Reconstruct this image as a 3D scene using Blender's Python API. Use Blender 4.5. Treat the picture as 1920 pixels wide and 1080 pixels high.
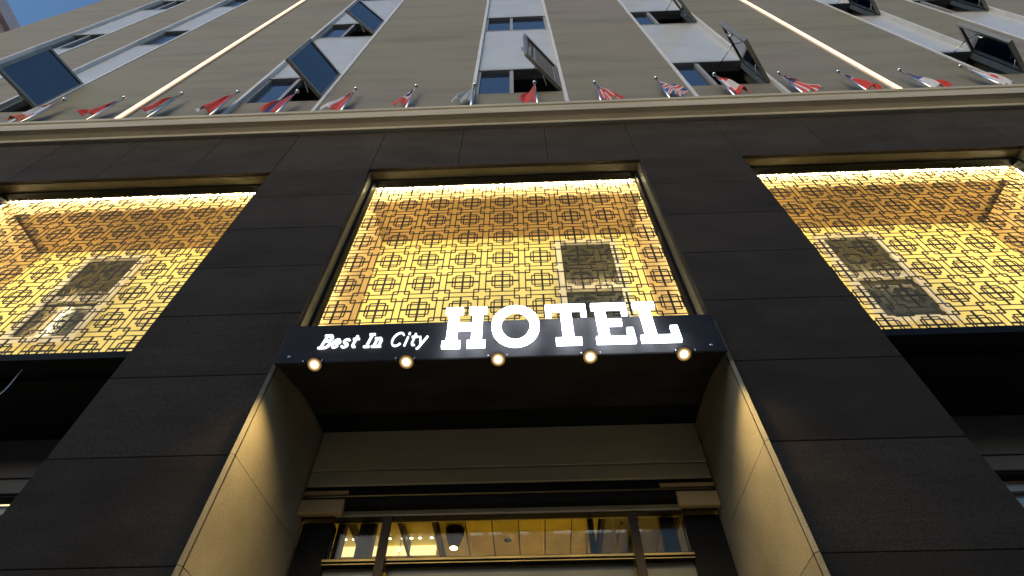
import bpy, math, random
from mathutils import Vector, Matrix
R = math.radians
random.seed(7)
for o in list(bpy.data.objects): bpy.data.objects.remove(o)
scene = bpy.context.scene
col = scene.collection

# ---------------------------------------------------------------- camera
PITCH, YAW, ROLL = R(52.9), R(2.0), R(-0.18)
cam = bpy.data.cameras.new('camera'); cam_o = bpy.data.objects.new('camera', cam); col.objects.link(cam_o)
cam.sensor_width = 36.0; cam.lens = 36.0 * 1040.0 / 1920.0
cam.clip_start = 0.05; cam.clip_end = 2000
fw = Vector((-math.sin(YAW) * math.cos(PITCH), math.cos(YAW) * math.cos(PITCH), math.sin(PITCH)))
rt = Vector((math.cos(YAW), math.sin(YAW), 0)); up = rt.cross(fw)
r2 = rt * math.cos(ROLL) + up * math.sin(ROLL); u2 = -rt * math.sin(ROLL) + up * math.cos(ROLL)
m = Matrix((r2, u2, -fw)).transposed().to_4x4(); m.translation = Vector((0, -2.4, 1.6))
cam_o.matrix_world = m
scene.camera = cam_o

# ---------------------------------------------------------------- world, dusk light, exposure
SUN_EL, SUN_AZ = R(10.0), R(205.0)          # the last light comes from behind the camera
w = bpy.data.worlds.new('World'); scene.world = w; w.use_nodes = True
nt = w.node_tree; nt.nodes.clear()
sky = nt.nodes.new('ShaderNodeTexSky'); sky.sky_type = 'NISHITA'; sky.sun_disc = False
sky.sun_elevation = SUN_EL; sky.sun_rotation = SUN_AZ; sky.air_density = 1.0; sky.dust_density = 0.6; sky.ozone_density = 3.0
bg = nt.nodes.new('ShaderNodeBackground'); bg.inputs[1].default_value = 0.15
wo = nt.nodes.new('ShaderNodeOutputWorld')
nt.links.new(sky.outputs[0], bg.inputs[0]); nt.links.new(bg.outputs[0], wo.inputs[0])
sun = bpy.data.lights.new('sun', 'SUN'); sun.energy = 0.40; sun.angle = R(50); sun.color = (1.0, 0.73, 0.40)
sun_o = bpy.data.objects.new('sun', sun); col.objects.link(sun_o)
sd = Vector((math.sin(SUN_AZ) * math.cos(SUN_EL), math.cos(SUN_AZ) * math.cos(SUN_EL), math.sin(SUN_EL)))
sun_o.rotation_euler = sd.to_track_quat('Z', 'Y').to_euler(); sun_o.location = (-8, -30, 20)
vs = scene.view_settings; vs.view_transform = 'Standard'; vs.look = 'None'; vs.exposure = 0.9; vs.gamma = 1.0
vs.use_curve_mapping = False
scene.render.engine = 'CYCLES'
scene.cycles.max_bounces = 8; scene.cycles.sample_clamp_indirect = 6.0

# ---------------------------------------------------------------- helpers
def new_mat(name):
    mt = bpy.data.materials.new(name); mt.use_nodes = True
    n = mt.node_tree.nodes; b = n['Principled BSDF']
    return mt, mt.node_tree, b
def ramp(t, fac, stops):
    r = t.nodes.new('ShaderNodeValToRGB'); e = r.color_ramp.elements
    while len(e) < len(stops): e.new(0.5)
    for k, (p, c) in enumerate(stops): e[k].position = p; e[k].color = (*c, 1)
    t.links.new(fac, r.inputs[0]); return r.outputs[0]
def noise(t, scale, detail=4, stretch=(1, 1, 1), rough=0.55, coord='Object'):
    tc = t.nodes.new('ShaderNodeTexCoord'); mp = t.nodes.new('ShaderNodeMapping'); mp.inputs['Scale'].default_value = stretch
    nz = t.nodes.new('ShaderNodeTexNoise'); nz.inputs['Scale'].default_value = scale
    nz.inputs['Detail'].default_value = detail; nz.inputs['Roughness'].default_value = rough
    t.links.new(tc.outputs[coord], mp.inputs[0]); t.links.new(mp.outputs[0], nz.inputs['Vector']); return nz.outputs[0]
def mix(t, a, b, fac, mode='MIX'):
    x = t.nodes.new('ShaderNodeMix'); x.data_type = 'RGBA'; x.blend_type = mode
    for s, v in ((6, a), (7, b)):
        if hasattr(v, 'is_linked'): t.links.new(v, x.inputs[s])
        else: x.inputs[s].default_value = (*v, 1)
    if hasattr(fac, 'is_linked'): t.links.new(fac, x.inputs[0])
    else: x.inputs[0].default_value = fac
    return x.outputs[2]
def bump(t, b, h, strength, dist=0.01):
    bp = t.nodes.new('ShaderNodeBump'); bp.inputs['Strength'].default_value = strength; bp.inputs['Distance'].default_value = dist
    t.links.new(h, bp.inputs['Height']); t.links.new(bp.outputs[0], b.inputs['Normal'])
def rand_value(t, c, amt):
    oi = t.nodes.new('ShaderNodeObjectInfo'); mr = t.nodes.new('ShaderNodeMapRange')
    mr.inputs[3].default_value = 1 - amt; mr.inputs[4].default_value = 1 + amt
    t.links.new(oi.outputs['Random'], mr.inputs[0])
    v = t.nodes.new('ShaderNodeVectorMath'); v.operation = 'SCALE'
    t.links.new(c, v.inputs[0]); t.links.new(mr.outputs[0], v.inputs['Scale']); return v.outputs[0]
def simple(name, c, rough=0.5, metal=0.0, spec=0.5, var=0.15, nscale=6, bumpv=0.0, stretch=(1, 1, 1), ior=None):
    mt, t, b = new_mat(name)
    nz = noise(t, nscale, 5, stretch)
    lo = tuple(x * (1 - var) for x in c); hi = tuple(min(1, x * (1 + var)) for x in c)
    t.links.new(ramp(t, nz, [(0.3, lo), (0.7, hi)]), b.inputs['Base Color'])
    b.inputs['Roughness'].default_value = rough; b.inputs['Metallic'].default_value = metal
    b.inputs['Specular IOR Level'].default_value = spec
    if ior: b.inputs['IOR'].default_value = ior
    if bumpv: bump(t, b, noise(t, nscale * 12, 3, stretch), bumpv, 0.004)
    return mt
def emit(name, c, s, base=(0.8, 0.8, 0.8)):
    mt, t, b = new_mat(name)
    b.inputs['Base Color'].default_value = (*base, 1)
    b.inputs['Emission Color'].default_value = (*c, 1); b.inputs['Emission Strength'].default_value = s
    return mt

M = {}
# honed dark granite
mt, t, b = new_mat('granite')
base = ramp(t, noise(t, 1.6, 6, (1, 1, 2.2)), [(0.25, (0.048, 0.037, 0.0265)), (0.75, (0.078, 0.062, 0.046))])
speck = ramp(t, noise(t, 260, 2), [(0.40, (0.45, 0.45, 0.47)), (0.5, (0.95, 0.95, 0.95)), (0.66, (1.5, 1.45, 1.38))])
c = mix(t, base, speck, 0.85, 'MULTIPLY')
streak = ramp(t, noise(t, 3.0, 6, (0.5, 1, 22), 0.65), [(0.35, (0.86, 0.86, 0.88)), (0.7, (1.1, 1.07, 1.02))])
c = mix(t, c, streak, 0.8, 'MULTIPLY')
t.links.new(rand_value(t, c, 0.10), b.inputs['Base Color']); b.inputs['Roughness'].default_value = 0.7
b.inputs['Specular IOR Level'].default_value = 0.05
bump(t, b, noise(t, 160, 3), 0.18, 0.003); M['granite'] = mt
# warm sandstone of the entrance jambs
mt, t, b = new_mat('jamb_stone')
base = ramp(t, noise(t, 2.5, 6), [(0.3, (0.185, 0.162, 0.112)), (0.7, (0.275, 0.242, 0.172))])
speck = ramp(t, noise(t, 240, 2), [(0.38, (0.6, 0.6, 0.6)), (0.62, (1.25, 1.22, 1.15))])
t.links.new(rand_value(t, mix(t, base, speck, 0.7, 'MULTIPLY'), 0.08), b.inputs['Base Color'])
b.inputs['Roughness'].default_value = 0.7; bump(t, b, noise(t, 170, 3), 0.35, 0.004); M['jamb'] = mt
# painted upper wall, weathered in level streaks
mt, t, b = new_mat('upper_wall')
c1 = ramp(t, noise(t, 0.35, 5, (0.6, 1, 1.3)), [(0.35, (0.208, 0.180, 0.140)), (0.65, (0.198, 0.188, 0.120))])
st = ramp(t, noise(t, 1.1, 7, (0.35, 1, 2.4), 0.6), [(0.3, (0.70, 0.67, 0.69)), (0.52, (1.0, 1.0, 1.0)), (0.8, (1.07, 1.06, 1.0))])
gr = ramp(t, noise(t, 70, 3), [(0.35, (0.93, 0.93, 0.93)), (0.65, (1.06, 1.06, 1.06))])
c = mix(t, mix(t, c1, st, 0.9, 'MULTIPLY'), gr, 0.8, 'MULTIPLY')
t.links.new(c, b.inputs['Base Color']); b.inputs['Roughness'].default_value = 0.62; bump(t, b, noise(t, 60, 4), 0.15, 0.004)
M['wall'] = mt
M['cornice'] = simple('cornice_paint', (0.44, 0.37, 0.255), 0.6, var=0.16, nscale=2.2, bumpv=0.1, stretch=(0.5, 1, 4))
M['trim'] = simple('white_trim', (0.60, 0.60, 0.60), 0.4, var=0.08, nscale=3)
M['spandrel'] = simple('pale_spandrel', (0.50, 0.52, 0.54), 0.22, var=0.07, nscale=2.0, bumpv=0.06)
M['frame'] = simple('window_frame', (0.34, 0.34, 0.33), 0.4, metal=0.2, var=0.1, nscale=5)
M['sash'] = simple('sash_metal', (0.26, 0.25, 0.22), 0.4, metal=0.5, var=0.15, nscale=7)
M['glass'] = simple('blue_glass', (0.012, 0.02, 0.045), 0.03, spec=1.0, var=0.2, nscale=0.8, ior=1.75)
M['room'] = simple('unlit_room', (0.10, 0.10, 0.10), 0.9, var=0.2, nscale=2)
M['black'] = simple('black_metal', (0.008, 0.008, 0.008), 0.6, var=0.3, nscale=6, spec=0.12)
M['mortar'] = simple('joint_mortar', (0.02, 0.019, 0.018), 0.9)
M['lining'] = simple('dark_olive_stone', (0.105, 0.092, 0.055), 0.65, var=0.2, nscale=5, bumpv=0.2)
M['sign'] = simple('sign_black', (0.030, 0.029, 0.030), 0.5, var=0.3, nscale=3, spec=0.08)
M['lattice'] = simple('lattice_metal', (0.007, 0.005, 0.004), 0.6, metal=0.0, var=0.3, nscale=20)
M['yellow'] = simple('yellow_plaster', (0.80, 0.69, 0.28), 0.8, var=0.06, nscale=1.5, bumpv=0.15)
M['tan'] = simple('shaded_tan_board', (0.36, 0.25, 0.11), 0.8, var=0.10, nscale=2.0, bumpv=0.1)
M['cream'] = simple('lit_cream_board', (0.72, 0.58, 0.34), 0.8, var=0.08, nscale=2.0)
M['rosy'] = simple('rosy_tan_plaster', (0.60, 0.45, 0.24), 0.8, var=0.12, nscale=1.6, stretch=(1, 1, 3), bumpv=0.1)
M['white'] = simple('white_frame', (0.62, 0.58, 0.48), 0.5, var=0.06, nscale=4)
M['darkglass'] = simple('dim_glass', (0.05, 0.055, 0.045), 0.12, var=0.3, nscale=3)
M['chrome'] = simple('chrome', (0.75, 0.74, 0.72), 0.12, metal=1.0, var=0.05)
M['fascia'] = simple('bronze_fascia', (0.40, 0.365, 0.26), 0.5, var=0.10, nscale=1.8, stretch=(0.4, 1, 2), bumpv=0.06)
M['dim_fascia'] = simple('shaded_fascia', (0.13, 0.115, 0.10), 0.5, var=0.15, nscale=1.8, stretch=(0.4, 1, 2), bumpv=0.06)  # darker copy of the fascia, side bays' lack of light put into its colour
M['ledge'] = simple('tan_ledge', (0.36, 0.25, 0.11), 0.5, var=0.1, nscale=4)
M['wood'] = simple('dark_wood', (0.030, 0.020, 0.011), 0.5, spec=0.2, var=0.25, nscale=5, stretch=(6, 6, 0.6))
M['brass'] = simple('brass', (0.24, 0.18, 0.07), 0.4, metal=1.0, var=0.12, nscale=9)
M['pave'] = simple('pavement_stone', (0.45, 0.42, 0.37), 0.8, var=0.15, nscale=1.3, bumpv=0.2)
M['pink'] = simple('pink_render', (0.80, 0.60, 0.58), 0.8, var=0.10, nscale=0.6, bumpv=0.1)
mt, t, b = new_mat('gold_ceiling')
c = ramp(t, noise(t, 3.5, 6, (1, 1, 1), 0.62), [(0.3, (0.42, 0.33, 0.05)), (0.6, (0.62, 0.50, 0.09)), (0.8, (0.74, 0.62, 0.18))])
t.links.new(rand_value(t, c, 0.08), b.inputs['Base Color']); b.inputs['Metallic'].default_value = 0.35
b.inputs['Roughness'].default_value = 0.38; bump(t, b, noise(t, 9, 4), 0.12, 0.01); M['gold'] = mt
mt = bpy.data.materials.new('clear_glass'); mt.use_nodes = True; t = mt.node_tree; t.nodes.clear()
tr = t.nodes.new('ShaderNodeBsdfTransparent'); tr.inputs[0].default_value = (0.86, 0.88, 0.80, 1)
gl = t.nodes.new('ShaderNodeBsdfGlossy'); gl.inputs['Roughness'].default_value = 0.02
fr = t.nodes.new('ShaderNodeFresnel'); fr.inputs[0].default_value = 1.33
mx = t.nodes.new('ShaderNodeMixShader'); ou = t.nodes.new('ShaderNodeOutputMaterial')
t.links.new(fr.outputs[0], mx.inputs[0]); t.links.new(tr.outputs[0], mx.inputs[1]); t.links.new(gl.outputs[0], mx.inputs[2]); t.links.new(mx.outputs[0], ou.inputs[0])
M['clear'] = mt
M['frost'] = simple('frosted_film', (0.15, 0.145, 0.085), 0.35, var=0.06, nscale=2)
M['led'] = emit('led_rope', (1.0, 0.84, 0.47), 98.0)
M['ledline'] = emit('led_line', (1.0, 0.64, 0.27), 1.05)
M['ledfringe'] = emit('led_fringe', (1.0, 0.42, 0.08), 0.42)  # orange fringe of the light line as a glow colour
M['letter'] = emit('letter_face', (0.84, 0.90, 1.0), 5.0)
M['letter_small'] = emit('small_letter_face', (0.90, 0.93, 1.0), 0.8)
M['lamp'] = emit('lamp_lens', (1.0, 0.80, 0.46), 3.0)
M['glow_added'] = emit('added_glow', (1.0, 0.80, 0.42), 0.8)  # glow for surfaces added where lit areas look bright
M['glow'] = emit('lamp_bloom_outer', (1.0, 0.55, 0.17), 0.10, (0.03, 0.02, 0.01))  # outer bloom of the sign lamps as a faint glow colour
M['glow_mid'] = emit('lamp_bloom_inner', (1.0, 0.66, 0.26), 0.40, (0.05, 0.04, 0.02))  # inner bloom of the sign lamps, a stronger glow
M['dot'] = emit('small_lamp', (1.0, 0.86, 0.55), 5.0)

class MB:
    def __init__(s): s.v = []; s.f = []; s.mi = []; s.sm = []
    def add(s, vs, fs, mi=0, smooth=False):
        n = len(s.v); s.v += [tuple(v) for v in vs]
        for f in fs: s.f.append(tuple(n + i for i in f)); s.mi.append(mi); s.sm.append(smooth)
        return s
    def box(s, x0, x1, y0, y1, z0, z1, mi=0):
        return s.add([(x0,y0,z0),(x1,y0,z0),(x1,y1,z0),(x0,y1,z0),(x0,y0,z1),(x1,y0,z1),(x1,y1,z1),(x0,y1,z1)],
                     [(0,3,2,1),(4,5,6,7),(0,1,5,4),(1,2,6,5),(2,3,7,6),(3,0,4,7)], mi)
    def slab(s, x0, x1, y0, y1, z0, z1, ch=0.004, mi=0):     # a board whose front (-y) edges are eased
        a = [(x0,y1,z0),(x1,y1,z0),(x1,y1,z1),(x0,y1,z1)]
        bb = [(x0,y0+ch,z0),(x1,y0+ch,z0),(x1,y0+ch,z1),(x0,y0+ch,z1)]
        cc = [(x0+ch,y0,z0+ch),(x1-ch,y0,z0+ch),(x1-ch,y0,z1-ch),(x0+ch,y0,z1-ch)]
        f = [(3,2,1,0),(8,9,10,11)]
        for k in range(4):
            j = (k+1) % 4; f += [(k,j,4+j,4+k),(4+k,4+j,8+j,8+k)]
        return s.add(a+bb+cc, f, mi)
    def prism(s, prof, x0, x1, mi=0):                        # profile of (y, z) points swept along x
        n = len(prof)
        vs = [(x0,p[0],p[1]) for p in prof] + [(x1,p[0],p[1]) for p in prof]
        fs = [(i, (i+1) % n, n+(i+1) % n, n+i) for i in range(n)] + [tuple(range(n))[::-1], tuple(range(n, 2*n))]
        return s.add(vs, fs, mi)
    def plate(s, prof, y0, y1, mi=0):                        # outline of (x, z) points swept along y
        n = len(prof)
        vs = [(p[0],y0,p[1]) for p in prof] + [(p[0],y1,p[1]) for p in prof]
        fs = [(i, (i+1) % n, n+(i+1) % n, n+i) for i in range(n)] + [tuple(range(n))[::-1], tuple(range(n, 2*n))]
        return s.add(vs, fs, mi)
    def tube(s, pts, rad, n=8, mi=0, cap=True):
        pts = [Vector(p) for p in pts]; rings = []
        for i, p in enumerate(pts):
            d = (pts[min(i+1, len(pts)-1)] - pts[max(i-1, 0)]).normalized()
            a = d.cross(Vector((0,0,1)) if abs(d.z) < 0.9 else Vector((1,0,0))).normalized(); b2 = d.cross(a)
            rr = rad[i] if isinstance(rad, (list, tuple)) else rad
            rings.append([p + (a*math.cos(k*2*math.pi/n) + b2*math.sin(k*2*math.pi/n))*rr for k in range(n)])
        fs = []
        for i in range(len(pts)-1):
            for k in range(n): fs.append((i*n+k, i*n+(k+1) % n, (i+1)*n+(k+1) % n, (i+1)*n+k))
        if cap: fs += [tuple(range(n))[::-1], tuple(range((len(pts)-1)*n, len(pts)*n))]
        return s.add([v for r_ in rings for v in r_], fs, mi, True)
    def ball(s, c, r, n=10, mi=0):
        c = Vector(c); pts = [c + Vector((0,0,-r*math.cos(k*math.pi/n))) for k in range(n+1)]
        return s.tube(pts, [max(r*math.sin(k*math.pi/n), 1e-4) for k in range(n+1)], n+2, mi, False)
    def annulus(s, c, nrm, ri, ro, h, n=20, mi=0):
        c = Vector(c); d = Vector(nrm).normalized(); a = d.cross(Vector((1,0,0))).normalized(); b2 = d.cross(a)
        vs, fs = [], []
        for k in range(n):
            e = a*math.cos(2*math.pi*k/n) + b2*math.sin(2*math.pi*k/n)
            vs += [c+e*ro, c+e*ro+d*h, c+e*ri+d*h, c+e*ri*0.8]
        for k in range(n):
            p, q = 4*k, 4*((k+1) % n); fs += [(p, q, q+1, p+1), (p+1, q+1, q+2, p+2), (p+2, q+2, q+3, p+3)]
        return s.add(vs, fs, mi, True)
    def disc(s, c, nrm, r, thick, n=20, mi=0):
        c = Vector(c); nrm = Vector(nrm).normalized(); return s.tube([c, c + nrm*thick], r, n, mi)
    def build(s, name, mats, parent=None):
        me = bpy.data.meshes.new(name); me.from_pydata(s.v, [], s.f)
        if not isinstance(mats, (list, tuple)): mats = [mats]
        for k in mats: me.materials.append(k)
        me.polygons.foreach_set('material_index', s.mi); me.polygons.foreach_set('use_smooth', s.sm); me.update()
        o = bpy.data.objects.new(name, me); col.objects.link(o)
        if parent: o.parent = parent
        return o
def tag(o, label, cat, group=None):
    o['label'] = label; o['category'] = cat
    if group: o['group'] = group
    return o
def thing(name, loc, label, cat, group=None):
    o = bpy.data.objects.new(name, None); col.objects.link(o); o.location = loc; o.empty_display_size = 0.2
    return tag(o, label, cat, group)
def struct(o): o['kind'] = 'structure'; return o

# ---------------------------------------------------------------- ground
struct(MB().box(-300, 300, -300, 300, -0.30, -0.01).build('road', simple('asphalt', (0.05, 0.05, 0.052), 0.85, var=0.2, nscale=4, bumpv=0.3)))
struct(MB().box(-40, 40, -4.2, 0.9, -0.008, 0.14).build('pavement', M['pave']))

# ---------------------------------------------------------------- the hotel: masonry
XL0, XL1, XC0, XC1, XR0, XR1 = -5.46, -2.56, -1.544, 1.216, 2.242, 5.04
ZLINT, ZCOR = 6.875, 7.92
hotel = thing('hotel_building', (0, 0.1, 0), 'tall hotel front of dark granite piers below and beige wall above', 'building')
hotel.location = (0, 0, 0)
JOINTS = [2.815 + 0.585*k for k in range(-5, 8)]
JOINTS = [z for z in JOINTS if z > 0.2]
G = 0.0035
def granite_pier(x0, x1, ztop):
    core = MB().box(x0+0.006, x1-0.006, 0.032, 0.20, 0.0, ztop).build('pier', M['mortar'], hotel)
    zs = [0.142] + JOINTS + [ztop]
    for a, bz in zip(zs[:-1], zs[1:]):
        if bz - a < 0.05: continue
        ww = x1 - x0; nn = max(1, round(ww/1.2))
        for i in range(nn):
            MB().slab(x0 + ww*i/nn + (G/2 if i else 0), x0 + ww*(i+1)/nn - (G/2 if i < nn-1 else 0), random.uniform(0, 0.0015), 0.030, a+G/2, bz-G/2, 0.003).build('granite_panel', M['granite'], core)
    return core
granite_pier(-11.0, XL0, ZLINT)
granite_pier(XL1, XC0, ZLINT)
granite_pier(XC1, XR0, ZLINT)
granite_pier(XR1, 10.8, ZLINT)
lint = MB().box(-11.0, 10.8, 0.032, 0.20, ZLINT, ZCOR+0.1).build('lintel_band', M['mortar'], hotel)
lx = [-11.0, -9.97, -9.05, -8.13, -7.21, -6.29, XL0+0.1, -4.42, -3.46, XL1, XC0, -0.635, 0.29, XC1, XR0, 3.18, 4.12, XR1, 5.98, 6.92, 7.86, 8.8, 9.74, 10.8]
for a, bx in zip(lx[:-1], lx[1:]):
    MB().slab(a+G/2, bx-G/2, random.uniform(0, 0.0015), 0.030, ZLINT, ZCOR-0.058, 0.003).build('granite_panel', M['granite'], lint)

# stone linings of the three upper openings, then a black metal frame behind
def opening(x0, x1):
    o = MB()
    o.box(x0, x1, 0.034, 0.120, ZLINT-0.012, ZLINT-0.001)
    o.box(x0-0.001, x0+0.014, 0.034, 0.120, 4.36, ZLINT-0.013); o.box(x1-0.014, x1+0.001, 0.034, 0.120, 4.36, ZLINT-0.013)
    o.build('opening_lining', M['lining'], hotel)
for a, bx in ((XL0, XL1), (XC0, XC1), (XR0, XR1)): opening(a, bx)

# recess behind each screen: back wall, stepped ceiling, sides, floor, old window
def recess(x0, x1, wx0, wx1, ztop_w, bar, zlow):
    zc = 6.872; yb = 0.93; zf = 4.28
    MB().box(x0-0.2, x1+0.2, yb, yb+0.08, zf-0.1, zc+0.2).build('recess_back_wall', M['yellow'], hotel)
    ce = MB().box(x0-0.12, x1+0.12, 0.203, 0.385, zc, zc+0.16).build('recess_ceiling', M['cream'], hotel)  # front strip paler: bright zone by the LED rope put into its colour
    MB().box(x0-0.12, x1+0.12, 0.386, yb-0.002, zc+0.07, zc+0.16).build('shaded_ceiling_board', M['tan'], ce)  # rear of the ceiling browner: its shade put into the colour
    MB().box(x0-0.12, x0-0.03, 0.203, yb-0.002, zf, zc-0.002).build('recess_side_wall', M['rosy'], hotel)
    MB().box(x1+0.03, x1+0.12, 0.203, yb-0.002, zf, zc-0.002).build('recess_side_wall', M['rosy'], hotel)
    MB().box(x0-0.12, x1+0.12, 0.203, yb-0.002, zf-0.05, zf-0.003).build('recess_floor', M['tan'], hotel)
    fr_ = MB()
    zb = zlow - 0.08
    fr_.box(wx0-0.07, wx0, yb-0.05, yb-0.001, zb, ztop_w+0.07); fr_.box(wx1, wx1+0.07, yb-0.05, yb-0.001, zb, ztop_w+0.07)
    fr_.box(wx0, wx1, yb-0.05, yb-0.001, ztop_w, ztop_w+0.07); fr_.box(wx0, wx1, yb-0.06, yb-0.001, bar-0.04, bar+0.035)
    fr_.box(wx0, wx1, yb-0.05, yb-0.001, zb, zlow)
    wn = fr_.build('old_window', M['white'], hotel)
    MB().box(wx0, wx1, yb-0.022, yb-0.006, bar+0.035, ztop_w).build('pane', M['darkglass'], wn)
    MB().box(wx0, wx1, yb-0.022, yb-0.006, zlow, bar-0.04).build('pane', M['darkglass'], wn)
    sh = MB()
    for k in range(14):                                        # worn bristle of the drawn-up blind on the bar
        xx = wx0 - 0.02 + (wx1-wx0+0.04)*k/13
        sh.tube([(xx, yb-0.075, bar+0.02+random.uniform(-.006, .006)), (xx+0.045, yb-0.078, bar+0.028+random.uniform(-.008, .008))], 0.007, 5)
    sh.build('window_blind', M['white'], wn)
recess(XL0, XL1, -4.78, -4.22, 6.70, 5.98, 5.42)
recess(XC0, XC1, 0.41, 0.95, 6.72, 5.92, 5.30)
recess(XR0, XR1, 3.21, 3.75, 6.66, 5.95, 5.36)

# cornice
prof = [(0.03, 7.862), (-0.044, 7.862), (-0.050, 7.870), (-0.050, 7.918), (-0.056, 7.921), (-0.095, 7.945), (-0.140, 7.955), (-0.152, 7.955), (-0.156, 7.962), (-0.156, 8.000), (-0.150, 8.010), (-0.142, 8.03), (-0.142, 8.16), (-0.158, 8.17), (-0.158, 8.235), (-0.03, 8.25), (0.03, 8.25)]
corn = MB().prism(prof, -11.02, 10.82).build('cornice', M['cornice'], hotel)

# ---------------------------------------------------------------- the hotel: upper wall and window strips
ZT = 23.2
STR = {'L3': (-9.24, -8.37), 'L2': (-7.31, -6.65), 'L1': (-3.80, -2.67), 'C': (-0.58, 0.605), 'R1': (2.30, 3.41), 'R2': (6.22, 6.82), 'R3': (7.86, 8.82)}
edges = [-11.0] + [e for k in ('L3', 'L2', 'L1', 'C', 'R1', 'R2', 'R3') for e in STR[k]] + [10.8]
for i in range(0, len(edges), 2):
    a = edges[i] + (0.05 if i else 0); bx = edges[i+1] - (0.05 if i < len(edges)-2 else 0)
    MB().box(a, bx, 0.0, 0.30, 8.20, ZT).build('wall', M['wall'], hotel)
MB().box(-11.0, 10.8, 0.301, 0.42, 8.0, 9.15).build('wall', M['wall'], hotel)
MB().box(-11.05, 10.85, -0.05, 0.5, ZT, ZT+0.25).build('parapet', M['cornice'], hotel)
MB().box(-11.0, -10.7, 0.31, 14.0, 0.0, ZT).build('wall', M['wall'], hotel)
MB().box(10.5, 10.8, 0.31, 14.0, 0.0, ZT).build('wall', M['wall'], hotel)
MB().box(-10.69, 10.49, 13.0, 14.0, 0.0, ZT).build('wall', M['wall'], hotel)
MB().box(-10.69, 10.49, 0.5, 12.9, ZT-0.3, ZT).build('flat_roof', M['pave'], hotel)
SILL = [9.21 + 3.71*k for k in range(4)]; WH = 1.16
SPLIT = {'L3': 0.42, 'L1': 0.42, 'C': 0.42, 'R1': 0.36, 'R3': 0.36}
OPEN = {('C', 0): 46, ('L1', 0): 58, ('L1', 1): 43, ('L2', 0): 68, ('R1', 0): 52, ('R1', 1): 47, ('R2', 0): 45, ('R2', 1): 49, ('R3', 1): 44, ('R3', 0): 50, ('C', 3): 40, ('R1', 2): 38}
def sash_mesh(wd, h):
    f = MB(); t_ = 0.045
    f.box(-wd, 0, -0.02, 0.028, 0, t_); f.box(-wd, 0, -0.02, 0.028, h-t_, h)
    f.box(-wd, -wd+t_, -0.02, 0.028, t_, h-t_); f.box(-t_, 0, -0.02, 0.028, t_, h-t_)
    return f
for key, (x0, x1) in STR.items():
    for s_, (ta, tb) in ((0, (x0-0.05, x0)), (1, (x1, x1+0.05))):
        MB().box(ta, tb, -0.012, 0.10, 8.20, ZT).build('strip_trim', M['trim'], hotel)
    lv = [8.20] + [v for z in SILL for v in (z, z+WH)] + [ZT]
    for i in range(0, len(lv), 2):
        sp = MB()
        if i == 0: sp.slab(x0, x1, 0.03, 0.20, lv[i], lv[i+1], 0.003).build('spandrel_panel', M['wall'], hotel)
        else: sp.slab(x0, x1, 0.05, 0.20, lv[i]+0.002, lv[i+1]-0.002, 0.004).build('spandrel_panel', M['spandrel'], hotel)
    for fl, z in enumerate(SILL):
        f = MB(); t_ = 0.04; zt = z + WH
        f.box(x0, x1, 0.045, 0.12, z, z+t_); f.box(x0, x1, 0.028, 0.12, zt-t_-0.03, zt)
        f.box(x0, x0+t_, 0.045, 0.12, z+t_, zt-t_-0.03); f.box(x1-t_, x1, 0.045, 0.12, z+t_, zt-t_-0.03)
        xm = None
        if key in SPLIT:
            xm = x0 + (x1-x0)*SPLIT[key]
            f.box(xm-0.028, xm+0.028, 0.045, 0.12, z+t_, zt-t_-0.03)
        win = f.build('window', M['frame'], hotel)
        lx0 = x0 + t_; rx1 = x1 - t_; zb, zu = z + t_, zt - t_ - 0.03
        if xm: MB().box(lx0, xm-0.028, 0.085, 0.10, zb, zu).build('pane', M['glass'], win)
        cx0 = xm + 0.028 if xm else lx0
        ang = OPEN.get((key, fl))
        if ang is None:
            MB().box(cx0, rx1, 0.080, 0.095, zb, zu).build('pane', M['glass'], win)
        else:
            wd, h = rx1 - cx0 + 0.05, zu - zb + 0.02
            s1 = sash_mesh(wd, h).build('sash', M['sash'], win)
            g1 = MB().box(-wd+0.045, -0.045, -0.002, 0.012, 0.045, h-0.045).build('sash_pane', M['glass'], win)
            st = MB().tube([(-wd*0.45, 0.035, 0.02), (-wd*0.25, 0.10, 0.02)], 0.008, 6).tube([(-wd+0.02, 0.03, h*0.42), (-wd+0.02, 0.075, h*0.42), (-wd+0.02, 0.075, h*0.55)], 0.010, 6).build('sash_handle', M['chrome'], win)
            for o in (s1, g1, st): o.location = (rx1+0.02, 0.022, zb-0.01); o.rotation_euler = (0, 0, R(ang))
            br = Vector((rx1+0.02 - wd*0.45*math.cos(R(ang)), 0.022 - wd*0.45*math.sin(R(ang)), zu-0.02))
            MB().tube([(rx1-0.34, 0.10, zu-0.02), br], 0.009, 6).build('sash_stay', M['chrome'], win)
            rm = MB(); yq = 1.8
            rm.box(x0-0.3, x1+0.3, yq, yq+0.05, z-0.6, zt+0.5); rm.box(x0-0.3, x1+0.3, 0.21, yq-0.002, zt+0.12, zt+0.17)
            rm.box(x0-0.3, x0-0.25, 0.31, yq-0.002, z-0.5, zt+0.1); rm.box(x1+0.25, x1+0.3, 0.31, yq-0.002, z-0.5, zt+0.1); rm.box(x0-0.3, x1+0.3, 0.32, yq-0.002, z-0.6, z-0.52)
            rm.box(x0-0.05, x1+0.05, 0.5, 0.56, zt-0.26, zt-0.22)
            rm.build('room', M['room'], win)

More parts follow.
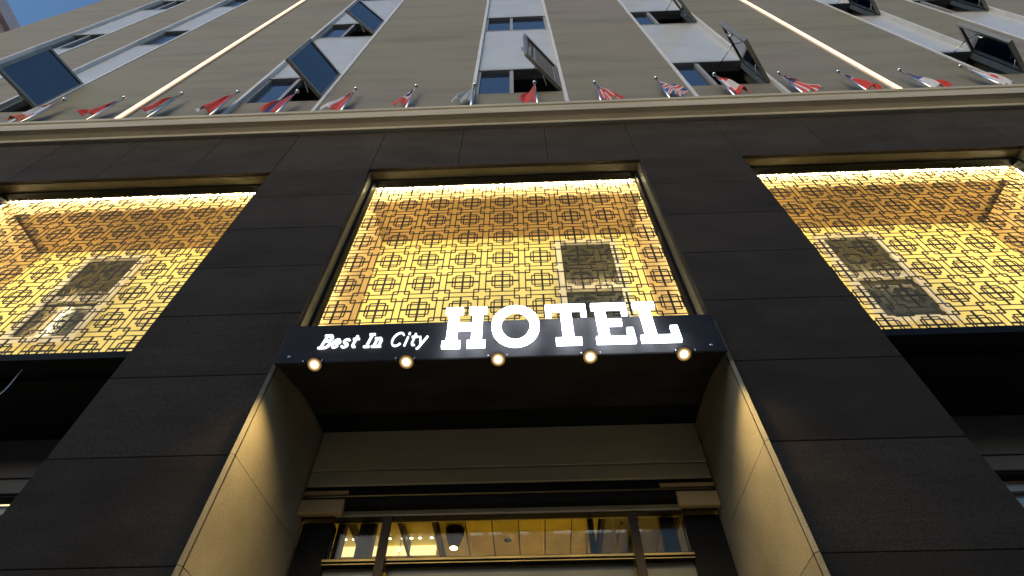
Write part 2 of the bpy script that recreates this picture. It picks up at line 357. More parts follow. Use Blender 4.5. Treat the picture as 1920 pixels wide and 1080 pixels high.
# ---------------------------------------------------------------- the hotel: entrance bay and side bays
def jamb(xf, slope, side):
    core = MB(); yb = 0.93
    def xa(y): return xf + slope*y
    s_ = -1 if side == 'l' else 1
    core.add([(xa(0.03)+s_*0.02, 0.033, 0), (xa(yb)+s_*0.02, yb, 0), (xa(yb)+s_*0.25, yb, 0), (xf+s_*0.25, 0.21, 0), (xf+s_*0.02, 0.21, 0),
              (xa(0.03)+s_*0.02, 0.033, 4.36), (xa(yb)+s_*0.02, yb, 4.36), (xa(yb)+s_*0.25, yb, 4.36), (xf+s_*0.25, 0.21, 4.36), (xf+s_*0.02, 0.21, 4.36)],
             [(0,1,6,5),(1,2,7,6),(2,3,8,7),(3,4,9,8),(4,0,5,9),(0,1,2,3,4),(5,6,7,8,9)])
    cr = core.build('entrance_jamb', M['black'], hotel)
    zs = [0.142] + [z for z in JOINTS if z < 4.2] + [4.34]
    for a, bz in zip(zs[:-1], zs[1:]):
        y0, y1 = -0.014, yb
        x_0, x_1 = xa(y0), xa(y1); q = 0.018*s_
        a2, b2 = a+G/2, bz-G/2
        MB().add([(x_0,y0+0.016,a2),(x_1,y1,a2),(x_1+q,y1,a2),(x_0+q,y0,a2),(x_0+q*0.1,y0+0.012,a2),(x_0,y0+0.016,b2),(x_1,y1,b2),(x_1+q,y1,b2),(x_0+q,y0,b2),(x_0+q*0.1,y0+0.012,b2)],
                 [(0,1,6,5),(1,2,7,6),(2,3,8,7),(3,4,9,8),(4,0,5,9),(4,3,2,1,0),(5,6,7,8,9)]).build('jamb_slab', M['jamb'], cr)
jamb(XC0, 0.075, 'l'); jamb(XC1, -0.028, 'r')

def header(x0, x1, yf, centre):
    # dark soffit, bronze fascia in two boards, recess and rail below
    MB().box(x0-0.08, x1+0.08, 0.203, 0.925, 4.175, 4.225).build('soffit', M['black'], hotel)
    fa = MB().box(x0, x1, yf+0.02, yf+0.10, 3.60 if centre else 3.715, 4.173).build('fascia', M['black'], hotel)
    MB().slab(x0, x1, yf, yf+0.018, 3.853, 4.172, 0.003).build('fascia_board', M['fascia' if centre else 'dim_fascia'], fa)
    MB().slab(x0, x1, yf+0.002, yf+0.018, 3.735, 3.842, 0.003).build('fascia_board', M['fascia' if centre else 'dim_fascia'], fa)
    if not centre: return
    MB().box(x0+0.01, x1-0.01, yf+0.012, yf+0.03, 3.655, 3.665).build('rail', M['brass'], fa)
    MB().box(x0, x1, yf+0.101, yf+0.16, 3.56, 3.66).build('fascia_board', M['sign'], fa)
header(-1.475, 1.185, 0.80, True)
def side_bay(x0, x1):
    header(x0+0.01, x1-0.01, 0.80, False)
    MB().box(x0-0.01, x1+0.01, 0.04, 0.80, 4.21, 4.27).build('soffit', M['black'], hotel)
    f = MB(); yy = 0.93
    for xx in (x0, (x0+x1)/2-0.03, x1-0.06): f.box(xx, xx+0.06, yy-0.04, yy+0.04, 0.14, 3.715)
    for zz in (0.14, 2.45, 3.64): f.box(x0+0.06, (x0+x1)/2-0.03, yy-0.035, yy+0.035, zz, zz+0.06).box((x0+x1)/2+0.03, x1-0.06, yy-0.035, yy+0.035, zz, zz+0.06)
    sf = f.build('shop_window', M['frame'], hotel)
    for a, bx in ((x0+0.06, (x0+x1)/2-0.03), ((x0+x1)/2+0.03, x1-0.06)):
        MB().box(a, bx, yy-0.006, yy+0.006, 0.20, 2.45).build('pane', M['clear'], sf)
        MB().box(a, bx, yy-0.006, yy+0.006, 2.51, 3.64).build('pane', M['clear'], sf)
side_bay(XL0, XL1); side_bay(XR0, XR1)
for xa_, xb_ in ((XL0, XL1), (XR0, XR1)):
    MB().box(xa_-0.06, xa_-0.005, 0.21, 0.97, 0, 4.2).build('bay_side_wall', M['granite'], hotel)
    MB().box(xb_+0.005, xb_+0.06, 0.21, 0.97, 0, 4.2).build('bay_side_wall', M['granite'], hotel)
# ledges at both ends of the door header
for x0, x1 in ((-1.478, -1.195), (0.93, 1.185)):
    p = [(0.805, 3.535), (0.797, 3.545), (0.797, 3.628), (0.805, 3.638), (0.835, 3.638), (0.835, 3.535)]
    lg = MB().prism(p, x0, x1).build('header_ledge', M['ledge'], hotel)
    MB().box(x0 + (0 if x0 < 0 else -0.09), x1 + (0.01 if x0 < 0 else 0), 0.808, 0.818, 3.675, 3.70).build('ledge_cap', M['ledge'], lg)
# glazed entrance screen
dz = 0.93
f = MB()
f.box(-1.46, -1.262, dz-0.03, dz+0.05, 0.14, 3.53); f.box(0.962, 1.185, dz-0.03, dz+0.05, 0.14, 3.53)
f.box(-1.262, 0.962, dz-0.05, dz+0.05, 3.245, 3.285)
entr = f.build('entrance_screen', M['black'], hotel)
MB().box(-1.262, 0.962, dz-0.062, dz-0.051, 3.262, 3.276).build('rail', M['brass'], entr)
MB().box(-1.262, 0.962, dz-0.055, dz-0.051, 3.246, 3.252).build('rail', M['brass'], entr)
MB().box(-1.262, 0.962, dz-0.04, dz+0.05, 3.565, 3.60).build('rail', M['fascia'], entr)
for k in range(5): MB().box(-1.262+2.224*k/5+0.002, -1.262+2.224*(k+1)/5-0.002, dz-0.006, dz+0.006, 3.286, 3.564).build('pane', M['clear'], entr)
for k, (a, bx) in enumerate(((-1.262, -0.935), (-0.875, 0.605), (0.665, 0.962))):
    MB().box(a, bx, dz-0.006, dz+0.006, 0.16, 3.244).build('door_glass', M['frost'], entr)
for x0, x1, z0 in ((-0.933, -0.878, 0.14), (0.607, 0.660, 0.14)): MB().box(x0, x1, dz-0.085, dz-0.063, z0, 3.53).build('post', M['wood'], entr)
for x0, x1 in ((-1.258, -1.21), (-1.112, -1.012), (0.368, 0.402), (0.83, 0.92)): MB().box(x0, x1, dz+0.052, dz+0.11, 3.287, 3.60).build('post', M['wood'], entr)
for xx in (-0.515, -0.30, -0.093, 0.12, 0.33): MB().box(xx-0.008, xx+0.008, dz+0.01, dz+0.03, 3.286, 3.31).build('glass_clip', M['black'], entr)

# lobby
lob = MB()
lob.box(-2.5, 2.2, 5.0, 5.1, 0, 4.2); lob.box(-2.6, -2.5, 0.98, 5.0, 0, 4.2); lob.box(2.2, 2.3, 0.98, 5.0, 0, 4.2)
lob.build('lobby_wall', M['tan'], hotel)
struct(MB().box(-6, 6, 0.901, 8.0, 0.0, 0.13).build('lobby_floor', simple('lobby_floor', (0.50, 0.40, 0.24), 0.35, var=0.1, nscale=2)))
lc = MB().box(-2.5, 2.2, 0.96, 5.0, 4.02, 4.10).build('lobby_ceiling', M['black'], hotel)
for k in range(5):
    x0 = -0.515 + 0.2085*k
    for y0, y1 in ((0.98, 1.585), (1.60, 2.60), (2.61, 3.6)):
        MB().box(x0+0.004, x0+0.2045, y0, y1, 3.95, 3.97).build('ceiling_panel', M['gold'], lc)
MB().box(-0.72, -0.52, 1.60, 3.6, 3.95, 3.97).build('ceiling_panel', M['gold'], lc)
MB().box(-2.45, -0.74, 1.45, 2.02, 3.955, 3.975).build('ceiling_panel', M['gold'], lc)
MB().box(-2.45, -0.74, 2.03, 3.4, 3.93, 3.95).build('ceiling_panel', M['gold'], lc)
MB().box(0.54, 2.15, 1.2, 3.4, 3.96, 3.98).build('ceiling_panel', M['frost'], lc)
MB().box(-1.62, -0.78, 1.985, 2.02, 3.885, 3.95).build('glow_strip', M['glow_added'], lc)  # glowing strip added for the bright band of lit wall
for x in (-1.38, -1.0, -0.74, 0.55, 0.80, 1.12): MB().box(x-0.012, x+0.012, 1.3, 2.9, 3.88, 3.955).build('ceiling_fin', M['wood'], lc)
for x in (0.45, 0.70, 1.02): MB().box(x-0.006, x+0.006, 1.65, 2.15, 3.90, 3.925).build('ceiling_fin', M['brass'], lc)

def downlight(x, y, z, r, mat, label, power, group, name='ceiling_downlight'):
    o = thing(name, (x, y, z), label, 'lamp', group)
    q = MB().tube([(0,0,-0.004), (0,0,0.02)], r*1.25, 18, 0); q.build('lamp_ring', M['chrome'], o)
    MB().tube([(0,0,-0.008), (0,0,-0.0045)], r, 18, 0).build('lamp_lens', mat, o)
    if power:
        l = bpy.data.lights.new('lobby_lamp', 'SPOT'); l.energy = power*4; l.color = (1.0, 0.84, 0.36); l.spot_size = R(150); l.spot_blend = 0.6; l.shadow_soft_size = r
        lo = bpy.data.objects.new('lobby_lamp', l); col.objects.link(lo); lo.location = (x, y, z-0.03)
ORD = ['first', 'second', 'third', 'fourth', 'fifth', 'sixth', 'seventh', 'eighth']
for k, x in enumerate((-1.50, -1.43, -1.21, -1.14, -1.035, -0.965, -0.895, -0.80)):
    downlight(x, 1.865, 3.953, 0.013, M['dot'], ORD[k] + ' from the left of the tiny round lamps in the lobby ceiling', 0, 'row of tiny lobby ceiling lamps')
downlight(-0.19, 1.92, 3.948, 0.028, M['darkglass'], 'unlit round fitting in the gold lobby ceiling above the entrance', 0, None)
for k, (x, y) in enumerate(((-1.3, 3.0), (0.0, 3.0), (1.2, 3.2), (-0.3, 4.2))):  # unseen lamps added to light the lobby
    downlight(x, y, 3.92, 0.05, M['lamp'], ['left', 'middle', 'right', 'rearmost'][k] + ' unseen round lamp added deep in the lobby to light it', 30, 'unseen lamps lighting the lobby')
cnt = thing('reception_counter', (-1.2, 3.4, 0.13), 'rounded dark reception counter deep in the lobby', 'counter')
MB().tube([(0,0,0), (0,0,1.0)], 0.7, 24).build('counter_body', M['wood'], cnt)
MB().tube([(0,0,1.002), (0,0,1.05)], 0.76, 24).build('counter_top', M['brass'], cnt)
# rooms behind the side bays
for x0, x1, mt_ in ((-6.0, -2.62, M['white']), (2.32, 5.6, M['tan'])):
    sr = MB(); sr.box(x0, x1, 3.2, 3.3, 0.13, 4.1); sr.box(x0, x1, 0.99, 3.19, 3.96, 4.04); sr.box(x0-0.1, x0, 0.99, 3.3, 0.13, 4.1)
    sr.build('shop_wall', mt_, hotel)
for x, pw in ((-3.55, 30), (-4.6, 20), (3.3, 5), (4.4, 5)):
    nf = 'nearer' if abs(x) < 4 else 'farther'
    downlight(x, 2.4, 3.94, 0.06, M['lamp'], nf + ' round ceiling lamp in the shop beyond the ' + ('left' if x < 0 else 'right') + ' pier', pw, 'shop ceiling lamps ' + ('left' if x < 0 else 'right'), 'shop_lamp')

lp = thing('shop_glow_panel', (-3.75, 1.5, 3.94), 'flat glowing panel added in the left shop to brighten its window', 'light')  # glowing panel added so the left shop window looks bright
MB().box(-0.62, 0.62, -0.46, 0.46, 0, 0.018).build('added_panel_frame', M['white'], lp)
MB().box(-0.58, 0.58, -0.42, 0.42, -0.006, -0.001).build('added_glow_face', M['glow_added'], lp)

# ---------------------------------------------------------------- neighbouring building past the alley
nb = thing('neighbour_building', (-20, 12, 0), 'pink rendered building past the left corner, only its roof edge showing', 'building')
nb.location = (0, 0, 0)
MB().box(-26, -16, -1.0, 26, 0, 20.4).build('wall', M['pink'], nb)
MB().box(-26.1, -15.85, -1.15, 26.1, 20.4, 20.86).build('parapet', M['pink'], nb)
for k in range(6):
    for fl in range(5):
        wnd = MB().box(-15.998, -15.95, 1+k*4, 2.6+k*4, 2.2+fl*3.6, 3.9+fl*3.6).build('window', M['frame'], nb)
        MB().box(-15.949, -15.94, 1.1+k*4, 2.5+k*4, 2.3+fl*3.6, 3.8+fl*3.6).build('pane', M['glass'], wnd)

# ---------------------------------------------------------------- the other side of the street, unseen behind the camera, added to dim the entrance
OPP = [(-34, -16, 8.4, (0.16, 0.14, 0.12), 'unseen brown brick block across the street facing the left half of the hotel'), (-15.6, 3.0, 7.6, (0.20, 0.18, 0.15), 'unseen grey block across the street facing the hotel entrance'), (3.4, 22, 8.8, (0.15, 0.14, 0.14), 'unseen dark block across the street facing the right half of the hotel')]
for k, (xa_, xb_, ht, cc, lb) in enumerate(OPP):
    ob = thing('unseen_street_building', ((xa_+xb_)/2, -18, 0), lb, 'building', 'unseen buildings across the street'); ob.location = (0, 0, 0)
    MB().box(xa_, xb_, -28, -13.5, 0, ht).build('wall', simple('unseen_street_wall', cc, 0.8, var=0.2, nscale=1.2, bumpv=0.2), ob)
    MB().box(xa_-0.1, xb_+0.1, -28.1, -13.3, ht, ht+0.4).build('parapet', M['wall'], ob)
    nw = int((xb_-xa_)/2.6)
    for i in range(nw):
        for fl in range(int(ht/3.6)):
            x0 = xa_ + 0.8 + i*(xb_-xa_-0.8)/nw; z0 = 1.1 + fl*3.6
            wq = MB().box(x0, x0+1.4, -13.499, -13.42, z0, z0+1.8).build('window', M['frame'], ob)
            MB().box(x0+0.08, x0+1.32, -13.419, -13.40, z0+0.08, z0+1.72).build('pane', M['glass'], wq)  # panes of the unseen street buildings

# ---------------------------------------------------------------- lattice screens
PX, PZ = 0.3135, 0.327
def lattice(x0, x1, z0, z1, cx, cz, y):
    m_ = MB(); d = 0.002
    def bar(ax, az, bx_, bz, wd, lay):
        if ax > bx_: ax, bx_ = bx_, ax
        if az > bz: az, bz = bz, az
        hw = wd/2
        if abs(ax-bx_) < 1e-6: ax -= hw; bx_ += hw
        else: az -= hw; bz += hw
        ax, bx_, az, bz = max(ax, x0), min(bx_, x1), max(az, z0), min(bz, z1)
        if bx_-ax < 0.004 or bz-az < 0.004: return
        m_.box(ax, bx_, y-lay*0.0003, y+d+lay*0.0003, az, bz)
    tn, tk = 0.0095, 0.0150
    i0 = int((x0-cx)/PX)-1; i1 = int((x1-cx)/PX)+1; k0 = int((z0-cz)/PZ)-1; k1 = int((z1-cz)/PZ)+1
    A = 0.417
    for i in range(i0, i1+1):
        for k in range(k0, k1+1):
            ox, oz = cx+i*PX, cz+k*PZ
            def B(a, b_, c_, e, wd=tn, lay=0): bar(ox+a*PX, oz+b_*PZ, ox+c_*PX, oz+e*PZ, wd, lay)
            for sg in (-1, 1):
                B(-A, sg*A, A, sg*A); B(sg*A, -A, sg*A, A, tn, 1)                       # the cell's frame
                B(-0.26, sg*0.178, 0.26, sg*0.178, tn, 2); B(sg*0.188, -0.258, sg*0.188, 0.258, tn, 3)
                B(sg*0.26, -0.178, sg*0.26, 0.178, tn, 3); B(-0.188, sg*0.258, 0.188, sg*0.258, tn, 2)
                B(0.30, 0.5+sg*0.187, 0.70, 0.5+sg*0.187, tn, 4); B(0.5+sg*0.20, 0.313, 0.5+sg*0.20, 0.687, tn, 7)   # square over four corners
            B(-A, 0, A, 0, tk, 5); B(0, -A, 0, A, tk, 6)
    return m_
def screen(x0, x1, zb, cx, cz, label):
    zt = 6.862
    o = thing('lattice_screen', ((x0+x1)/2, 0.2, zb), label, 'screen', 'lattice screens across the front')
    inv = Vector(o.location)
    def put(mb, name, mat):
        q = mb.build(name, mat, o); q.location = -inv; return q
    fw_ = 0.042
    f = MB().box(x0+0.001, x0+fw_, 0.121, 0.202, zb-0.05, zt-0.013).box(x1-fw_, x1-0.001, 0.121, 0.202, zb-0.05, zt-0.013).box(x0+fw_, x1-fw_, 0.121, 0.202, zt-0.026, zt-0.001)
    f.box(x0+fw_, x1-fw_, 0.121, 0.202, zb-0.05, zb)
    put(f, 'screen_frame', M['black'])
    put(lattice(x0+fw_, x1-fw_, zb, zt-0.026, cx, cz, 0.190), 'lattice', M['lattice'])
    e = 0.010
    L_ = MB()
    step = 0.030
    for k in range(int((x1-x0-2*fw_)/step)):
        xx = x0 + fw_ + (k+0.5)*step
        L_.box(xx-0.008, xx+0.008, 0.216, 0.224, zt-0.020, zt-0.008); L_.box(xx-0.008, xx+0.008, 0.216, 0.224, zb-0.014, zb-0.002)
    for k in range(int((zt-zb-0.06)/step)):
        zz = zb + 0.02 + (k+0.5)*step
        for xx in (x0+fw_-0.0215, x1-fw_+0.0215): L_.box(xx-0.006, xx+0.006, 0.216, 0.224, zz-0.008, zz+0.008)
    put(L_, 'led_rope', M['led'])['kind'] = 'stuff'
screen(XL0, XL1, 4.330, -3.123, 4.461, 'backlit fretwork screen left of the entrance, cut by the picture edge')
screen(XC0, XC1, 4.330, -0.166, 5.453, 'backlit fretwork screen in the middle, right above the hotel sign')
screen(XR0, XR1, 4.325, 2.812, 4.462, 'backlit fretwork screen right of the entrance, over the right pier edge')

# ---------------------------------------------------------------- sign
sg_ = thing('hotel_sign', (-0.16, 0.0, 4.0), 'black sign box over the entrance with white lit lettering Best In City HOTEL', 'sign')
sinv = Vector(sg_.location)
def sput(mb, name, mat, label=None):
    q = mb.build(name, mat, sg_); q.location = -sinv
    if label: q['label'] = label
    return q
pf = [(-0.06, 4.35), (-0.063, 4.345), (-0.063, 4.012), (-0.058, 4.004), (0.0, 4.040), (0.19, 4.103), (0.33, 4.145), (0.47, 4.170), (0.60, 4.173), (0.60, 4.20), (0.10, 4.35)]
sput(MB().prism(pf, -1.529, 1.203), 'sign_box', M['sign'])
for k, x in enumerate((-1.45, 1.12)): sput(MB().disc((x, -0.064, 4.06), (0, -1, 0), 0.010, 0.004), 'bolt', M['chrome'])
HB, HT = 4.037, 4.405
def L2(x, z, x0, x1): return (x0 + x*(x1-x0), HB + z*(HT-HB))
def boxes(rects, x0, x1):
    m_ = MB()
    for a, b_, c_, e in rects:
        p, q = L2(a, b_, x0, x1), L2(c_, e, x0, x1); m_.box(p[0], q[0], -0.135, -0.112, p[1], q[1])
    return m_
s = 0.14
rH = [(0, 0, .42, s), (.58, 0, 1, s), (0, 1-s, .42, 1), (.58, 1-s, 1, 1), (.09, s, .33, 1-s), (.67, s, .91, 1-s), (.33, .43, .67, .58)]
rT = [(0, 1-s, 1, 1), (0, .70, .13, 1-s), (.87, .70, 1, 1-s), (.37, s, .63, 1-s), (.20, 0, .80, s)]
rE = [(0, 0, 1, s), (0, 1-s, .95, 1), (.09, s, .36, 1-s), (.36, .435, .74, .57), (.83, s, 1, .34), (.80, .70, .95, 1-s)]
rL = [(0, 0, 1, s), (0, 1-s, .58, 1), (.14, s, .42, 1-s), (.82, s, 1, .36)]
for ch, rects, x0, x1 in (('H', rH, -.505, -.243), ('T', rT, .134, .392), ('E', rE, .428, .662), ('L', rL, .695, .932)):
    sput(boxes(rects, x0, x1), 'letter', M['letter'], 'white lit slab letter ' + ch)
om = MB(); n = 40; cxo, czo, ro, rz = -0.058, (HB+HT)/2, 0.149, 0.188
vs_, fs_ = [], []
for k in range(n):
    a = 2*math.pi*k/n
    for (ra, rb), y in (((ro, rz), -.135), ((ro-.058, rz-.052), -.135), ((ro, rz), -.112), ((ro-.058, rz-.052), -.112)):
        vs_.append((cxo+ra*math.cos(a), y, czo+rb*math.sin(a)))
for k in range(n):
    a, b_ = 4*k, 4*((k+1) % n)
    fs_ += [(a, b_, b_+1, a+1), (a+2, a+3, b_+3, b_+2), (a, a+2, b_+2, b_), (a+1, b_+1, b_+3, a+3)]
om.add(vs_, fs_); sput(om, 'letter', M['letter'], 'white lit slab letter O')
for x in (-.45, -.30, -.178, .263, .48, .762): sput(MB().tube([(x, -.1115, 4.16), (x, -.062, 4.16)], 0.012, 8), 'letter_stud', M['chrome'])

# small italic lettering: strokes swept as flat ribbons
def arc(cx, cy, rx, ry, a0, a1, n=14): return [(cx+rx*math.cos(R(a0+(a1-a0)*k/n)), cy+ry*math.sin(R(a0+(a1-a0)*k/n))) for k in range(n+1)]
GL = {
 'B': (.66, [[(.14, 0), (.14, 1)], [(0, 0), (.3, 0)], [(0, 1), (.3, 1)], [(.14, 1), (.34, 1)] + arc(.36, .77, .2, .23, 90, -90) + [(.14, .54)], [(.14, .54), (.38, .54)] + arc(.38, .27, .24, .27, 90, -90) + [(.14, 0)]]),
 'e': (.56, [[(.04, .36), (.46, .36)] + arc(.25, .34, .22, .32, 5, 320, 20)]),
 's': (.48, [arc(.22, .49, .17, .16, 30, 270, 12) + arc(.22, .17, .18, .16, 90, -150, 12)]),
 't': (.42, [[(.17, .9), (.17, .2)] + arc(.3, .18, .13, .16, 180, 300, 8), [(.02, .66), (.38, .66)]]),
 'I': (.42, [[(.18, 0), (.18, 1)], [(.02, 0), (.34, 0)], [(.02, 1), (.34, 1)]]),
 'n': (.62, [[(.12, 0), (.12, .66)], [(.0, .66), (.12, .66)], [(.0, 0), (.24, 0)], [(.12, .45)] + arc(.29, .45, .17, .21, 180, 0, 12) + [(.46, 0)], [(.34, 0), (.58, 0)]]),
 'C': (.74, [arc(.37, .5, .34, .5, 42, 318, 26)]),
 'i': (.27, [[(.12, 0), (.12, .66)], [(.12, .88), (.12, .98)]]),
 'y': (.56, [[(.02, .66), (.24, .02)], [(.48, .66), (.2, -.12)] + arc(.08, -.13, .12, .12, 0, -90, 6)]),
}
def ribbon(m_, pts, hw, y0, y1):
    n = len(pts); Lf, Rt = [], []
    for i, p in enumerate(pts):
        a = Vector(pts[max(i-1, 0)]); b_ = Vector(pts[min(i+1, n-1)]); d = (b_-a).normalized(); nn = Vector((-d.y, d.x))
        ex = d*hw*0.6*(-1 if i == 0 else 1 if i == n-1 else 0)
        Lf.append(Vector(p)+nn*hw+ex); Rt.append(Vector(p)-nn*hw+ex)
    vs_ = []
    for y in (y0, y1): vs_ += [(q[0], y, q[1]) for q in Lf] + [(q[0], y, q[1]) for q in Rt]
    f = []
    for i in range(n-1):
        f += [(i, i+1, n+i+1, n+i), (2*n+i, 3*n+i, 3*n+i+1, 2*n+i+1), (i, 2*n+i, 2*n+i+1, i+1), (n+i, n+i+1, 3*n+i+1, 3*n+i)]
    f += [(0, n, 3*n, 2*n), (n-1, 3*n-1, 4*n-1, 2*n-1)]
    m_.add(vs_, f)
x = -1.285; H_ = 0.112; zb = 4.122
for word, hw, sc, gap in (('Best', .0070, 1.0, .012), ('In', .0070, 1.0, .012), ('City', .0054, 1.06, .010)):
    for ch in word:
        adv, strokes = GL[ch]; m_ = MB()
        for k, stq in enumerate(strokes):
            pts = [(x + (px*0.82 + pz*0.16)*H_*sc, zb + pz*H_*sc) for px, pz in stq]
            ribbon(m_, pts, hw, -0.078-0.0006*k, -0.068)
        sput(m_, 'letter', M['letter_small'], 'small white italic letter ' + ch)
        x += adv*0.82*H_*sc + gap
    x += 0.040

# five downlights under the sign's front edge
SPX = (-1.28, -.721, -.167, .386, .944)
SL = ['far left lamp under the black sign, near the left jamb', 'second lamp from the left, under the word City', 'middle lamp under the letter O of the sign', 'second lamp from the right, between letters T and E', 'far right lamp under the sign, below the letter L']
for x, lb in zip(SPX, SL):
    y, z = -0.046, 4.012; nr = Vector((0, -0.42, -0.91)).normalized()
    o = thing('sign_downlight', (x, y, z), lb, 'lamp', 'downlights under the sign')
    MB().tube([tuple(nr*-0.02), tuple(nr*0.012)], [0.044, 0.044], 28).build('lamp_housing', M['black'], o)
    MB().annulus(tuple(nr*0.0125), nr, 0.034, 0.043, 0.002, 28).build('bloom_ring', M['glow'], o)  # lens bloom drawn as glowing rings around each lamp
    MB().annulus(tuple(nr*0.0125), nr, 0.024, 0.0335, 0.003, 28).build('bloom_ring', M['glow_mid'], o)
    MB().tube([tuple(nr*0.0125), tuple(nr*0.018)], [0.0235, 0.021], 20).build('lamp_lens', M['lamp'], o)
    for s_ in (-1, 1): MB().tube([(s_*0.058, -0.02, 0.0), (s_*0.058, -0.045, -0.006), (s_*0.055, -0.05, -0.035)], 0.0025, 5).build('spring_clip', M['chrome'], o)
    l = bpy.data.lights.new('sign_lamp', 'SPOT'); l.energy = 36; l.color = (1.0, 0.71, 0.28); l.spot_size = R(124); l.spot_blend = 1.0; l.shadow_soft_size = 0.03
    lo = bpy.data.objects.new('sign_lamp', l); col.objects.link(lo); lo.location = (x, y-0.015, z-0.06)

# ---------------------------------------------------------------- vertical light lines on the wall
for x, lb in ((-5.15, 'long warm light line running up the wall left of the centre windows'), (4.76, 'long warm light line running up the wall right of the centre windows')):
    o = thing('light_line', (x, -0.01, 8.30), lb, 'light', 'light lines up the wall')
    MB().box(-0.050, 0.050, -0.012, 0.008, 0, 14.6).build('channel', M['trim'], o)
    MB().box(-0.026, 0.026, -0.030, -0.0125, 0.01, 14.5).build('light_tube', M['ledline'], o)
    for s_ in (-1, 1): MB().box(min(s_*0.0265, s_*0.042), max(s_*0.0265, s_*0.042), -0.024, -0.0125, 0.01, 14.5).build('fringe_strip', M['ledfringe'], o)  # side strips added to draw the tube's orange fringe of light

# ---------------------------------------------------------------- flags
def cloth_mat(name, c):
    mt, t, b = new_mat(name)
    nz = ramp(t, noise(t, 40, 3), [(0.3, tuple(x*0.85 for x in c)), (0.7, tuple(min(1, x*1.1) for x in c))])
    t.links.new(nz, b.inputs['Base Color']); b.inputs['Roughness'].default_value = 0.75
    b.inputs['Sheen Weight'].default_value = 0.2
    return mt
CM = {'r': cloth_mat('red_cloth', (0.60, 0.04, 0.025)), 'w': cloth_mat('white_cloth', (0.62, 0.58, 0.60)), 'n': cloth_mat('navy_cloth', (0.045, 0.05, 0.20)),
      'o': cloth_mat('orange_cloth', (0.55, 0.13, 0.05)), 'g': cloth_mat('grey_green_cloth', (0.10, 0.13, 0.11)), 'p': cloth_mat('pale_grey_cloth', (0.36, 0.38, 0.42)), 'y': cloth_mat('yellow_cloth', (0.8, 0.55, 0.05))}
KEYS = 'rwnogpy'
def bands(*c): return lambda u, v: c[min(len(c)-1, int(u*len(c)))]
def vbands(*c): return lambda u, v: c[min(len(c)-1, int(v*len(c)))]
def stripes(u, v): return 'n' if (u < 0.5 and v < 0.4) else ('r' if int(u*13) % 2 == 0 else 'w')
def union(u, v):
    a, b_ = u-.5, v-.5
    if abs(a) < .07 or abs(b_) < .06: return 'r'
    if abs(a) < .13 or abs(b_) < .10: return 'w'
    d = min(abs(a-b_), abs(a+b_))
    return 'r' if d < .04 else 'w' if d < .11 else 'n'
FL = [(-6.21, 9.24, lambda u, v: 'o' if v < .25 or v > .72 else 'w', 'faded orange and white flag under the leftmost open window'),
 (-5.37, 9.21, bands('r'), 'plain red flag with gold lit pole left of the left light line'),
 (-4.61, 9.30, lambda u, v: 'g' if u < .42 else ('w' if u < .6 else 'r'), 'grey green, white and red flag just right of the left light line'),
 (-3.82, 9.27, bands('r', 'r', 'w'), 'red over white flag at the left edge of the open left window'),
 (-2.99, 9.20, bands('r', 'n', 'n', 'r'), 'red flag with a navy middle band under the open left window'),
 (-2.18, 9.21, bands('r', 'w'), 'small red and white flag right of the open left window'),
 (-1.38, 9.23, lambda u, v: 'n' if (u < .6 and v < .4) else ('w' if v < .55 else 'r'), 'navy, white and red flag on the wall left of the centre window'),
 (-0.58, 9.18, bands('p'), 'pale grey flag on a bright pole at the left trim of the centre window'),
 (0.24, 9.19, bands('r'), 'plain red flag hanging limp below the open centre window'),
 (1.01, 9.09, stripes, 'small crumpled striped flag on the wall right of the centre window'),
 (1.85, 9.17, union, 'navy flag with red and white crossed bars left of the right window'),
 (2.63, 9.24, vbands('r', 'w', 'w', 'r'), 'red, white and red flag in front of the open right window'),
 (3.45, 9.18, stripes, 'striped red and white flag just right of the open right window'),
 (4.22, 9.14, lambda u, v: ('n' if u > .3 else 'w') if (v < .22) else ('w' if v < .3 else 'r'), 'mostly red flag with blue and white hoist left of the right light line'),
 (5.00, 9.11, lambda u, v: 'r' if u > .55 else ('n' if v < .45 else 'w'), 'brightly lit red, navy and white flag right of the right light line'),
 (5.83, 9.17, lambda u, v: 'r' if (u-.5)**2*1.0 + ((v-.5)*1.5)**2 < .07 else 'w', 'white flag with a red disc under the rightmost open window')]
rng = random.Random(11)
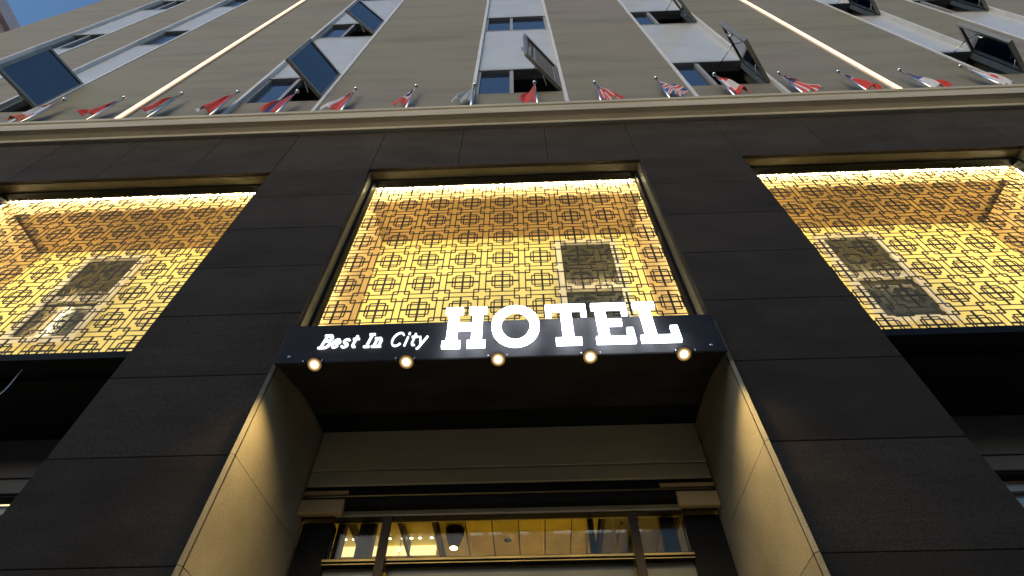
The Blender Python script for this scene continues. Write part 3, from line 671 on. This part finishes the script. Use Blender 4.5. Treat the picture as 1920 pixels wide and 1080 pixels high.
for idx, (x, zt, fc, lb) in enumerate(FL):
    base = Vector((x, -0.098, 8.245)); tip = Vector((x + rng.uniform(-.015, .015), -0.105, zt-0.02))
    o = thing('flag', base, lb, 'flag', 'flags along the cornice')
    d = tip - base; ax = d.normalized()
    MB().tube([(0,0,0), tuple(d)], [0.013, 0.011], 10).build('pole', M['chrome'], o)
    MB().ball(tuple(d + ax*0.02), 0.028, 10).build('finial', M['chrome'], o)
    MB().tube([(0,0,0), (0,0,0.09)], 0.024, 10).build('bracket', M['chrome'], o)
    nu, nv = 36, 20; Lh = rng.uniform(0.58, 0.78); Wd = rng.uniform(0.17, 0.27); top = 0.02 + rng.uniform(0, 0.05)
    sx = (-1 if x < 0.4 else 1); ph = rng.uniform(0, 6.28); npl = rng.uniform(1.1, 2.1); amp = rng.uniform(0.022, 0.040); lean = rng.uniform(0.02, 0.10); slope = rng.uniform(0.12, 0.26)
    vs_ = []
    for j in range(nv+1):
        v = j/nv
        for i in range(nu+1):
            u = i/nu
            wid = Wd*(0.16 + 0.84*min(1, 1.25*u)**0.75) * (1 - 0.22*max(0, u-0.75)/0.25*math.sin(ph)**2)
            pl = amp*(0.25 + u)*math.sin(2*math.pi*npl*v + ph + 1.4*u)
            q = Vector((sx*(0.012 + wid*v + lean*u*v + 0.30*pl*v), pl*min(1, 4*v) + 0.015*math.sin(7*u + ph)*v, -u*Lh*(1 - 0.16*v) - slope*v*(1 - 0.75*u)))
            q += d - ax*top
            q.y = max(-0.052, min(q.y, 0.085))
            vs_.append(tuple(q))
    fs_, mi = [], []
    for j in range(nv):
        for i in range(nu):
            k = j*(nu+1)+i; fs_.append((k, k+1, k+nu+2, k+nu+1)); mi.append(KEYS.index(fc((j+.5)/nv, (i+.5)/nu)))
    me = bpy.data.meshes.new('cloth'); me.from_pydata(vs_, [], fs_)
    for kk in KEYS: me.materials.append(CM[kk])
    me.polygons.foreach_set('material_index', mi); me.polygons.foreach_set('use_smooth', [True]*len(fs_)); me.update()
    c_ = bpy.data.objects.new('cloth', me); col.objects.link(c_); c_.parent = o
    sm = c_.modifiers.new('thick', 'SOLIDIFY'); sm.thickness = 0.0025

# ---------------------------------------------------------------- loose cable under the left screen
tag(MB().tube([(-3.325 - 0.012*math.sin(k*0.45), 0.118 + 0.01*math.sin(k*0.3), 4.276 - 0.36*k/14) for k in range(15)], 0.0035, 6).build('loose_cable', M['trim']), 'thin grey cable hanging below the left lattice screen', 'cable')
pd = thing('pendant_lamp', (-0.60, 1.75, 3.95), 'dark tapered pendant lamp in the lobby left of the gold ceiling panels', 'lamp')
MB().tube([(0,0,-0.005), (0,0,-0.05), (0,0,-0.15)], [0.075, 0.07, 0.035], 18).build('lamp_shade', M['black'], pd)
MB().tube([(0,0,-0.156), (0,0,-0.151)], 0.03, 16).build('lamp_lens', M['dot'], pd)
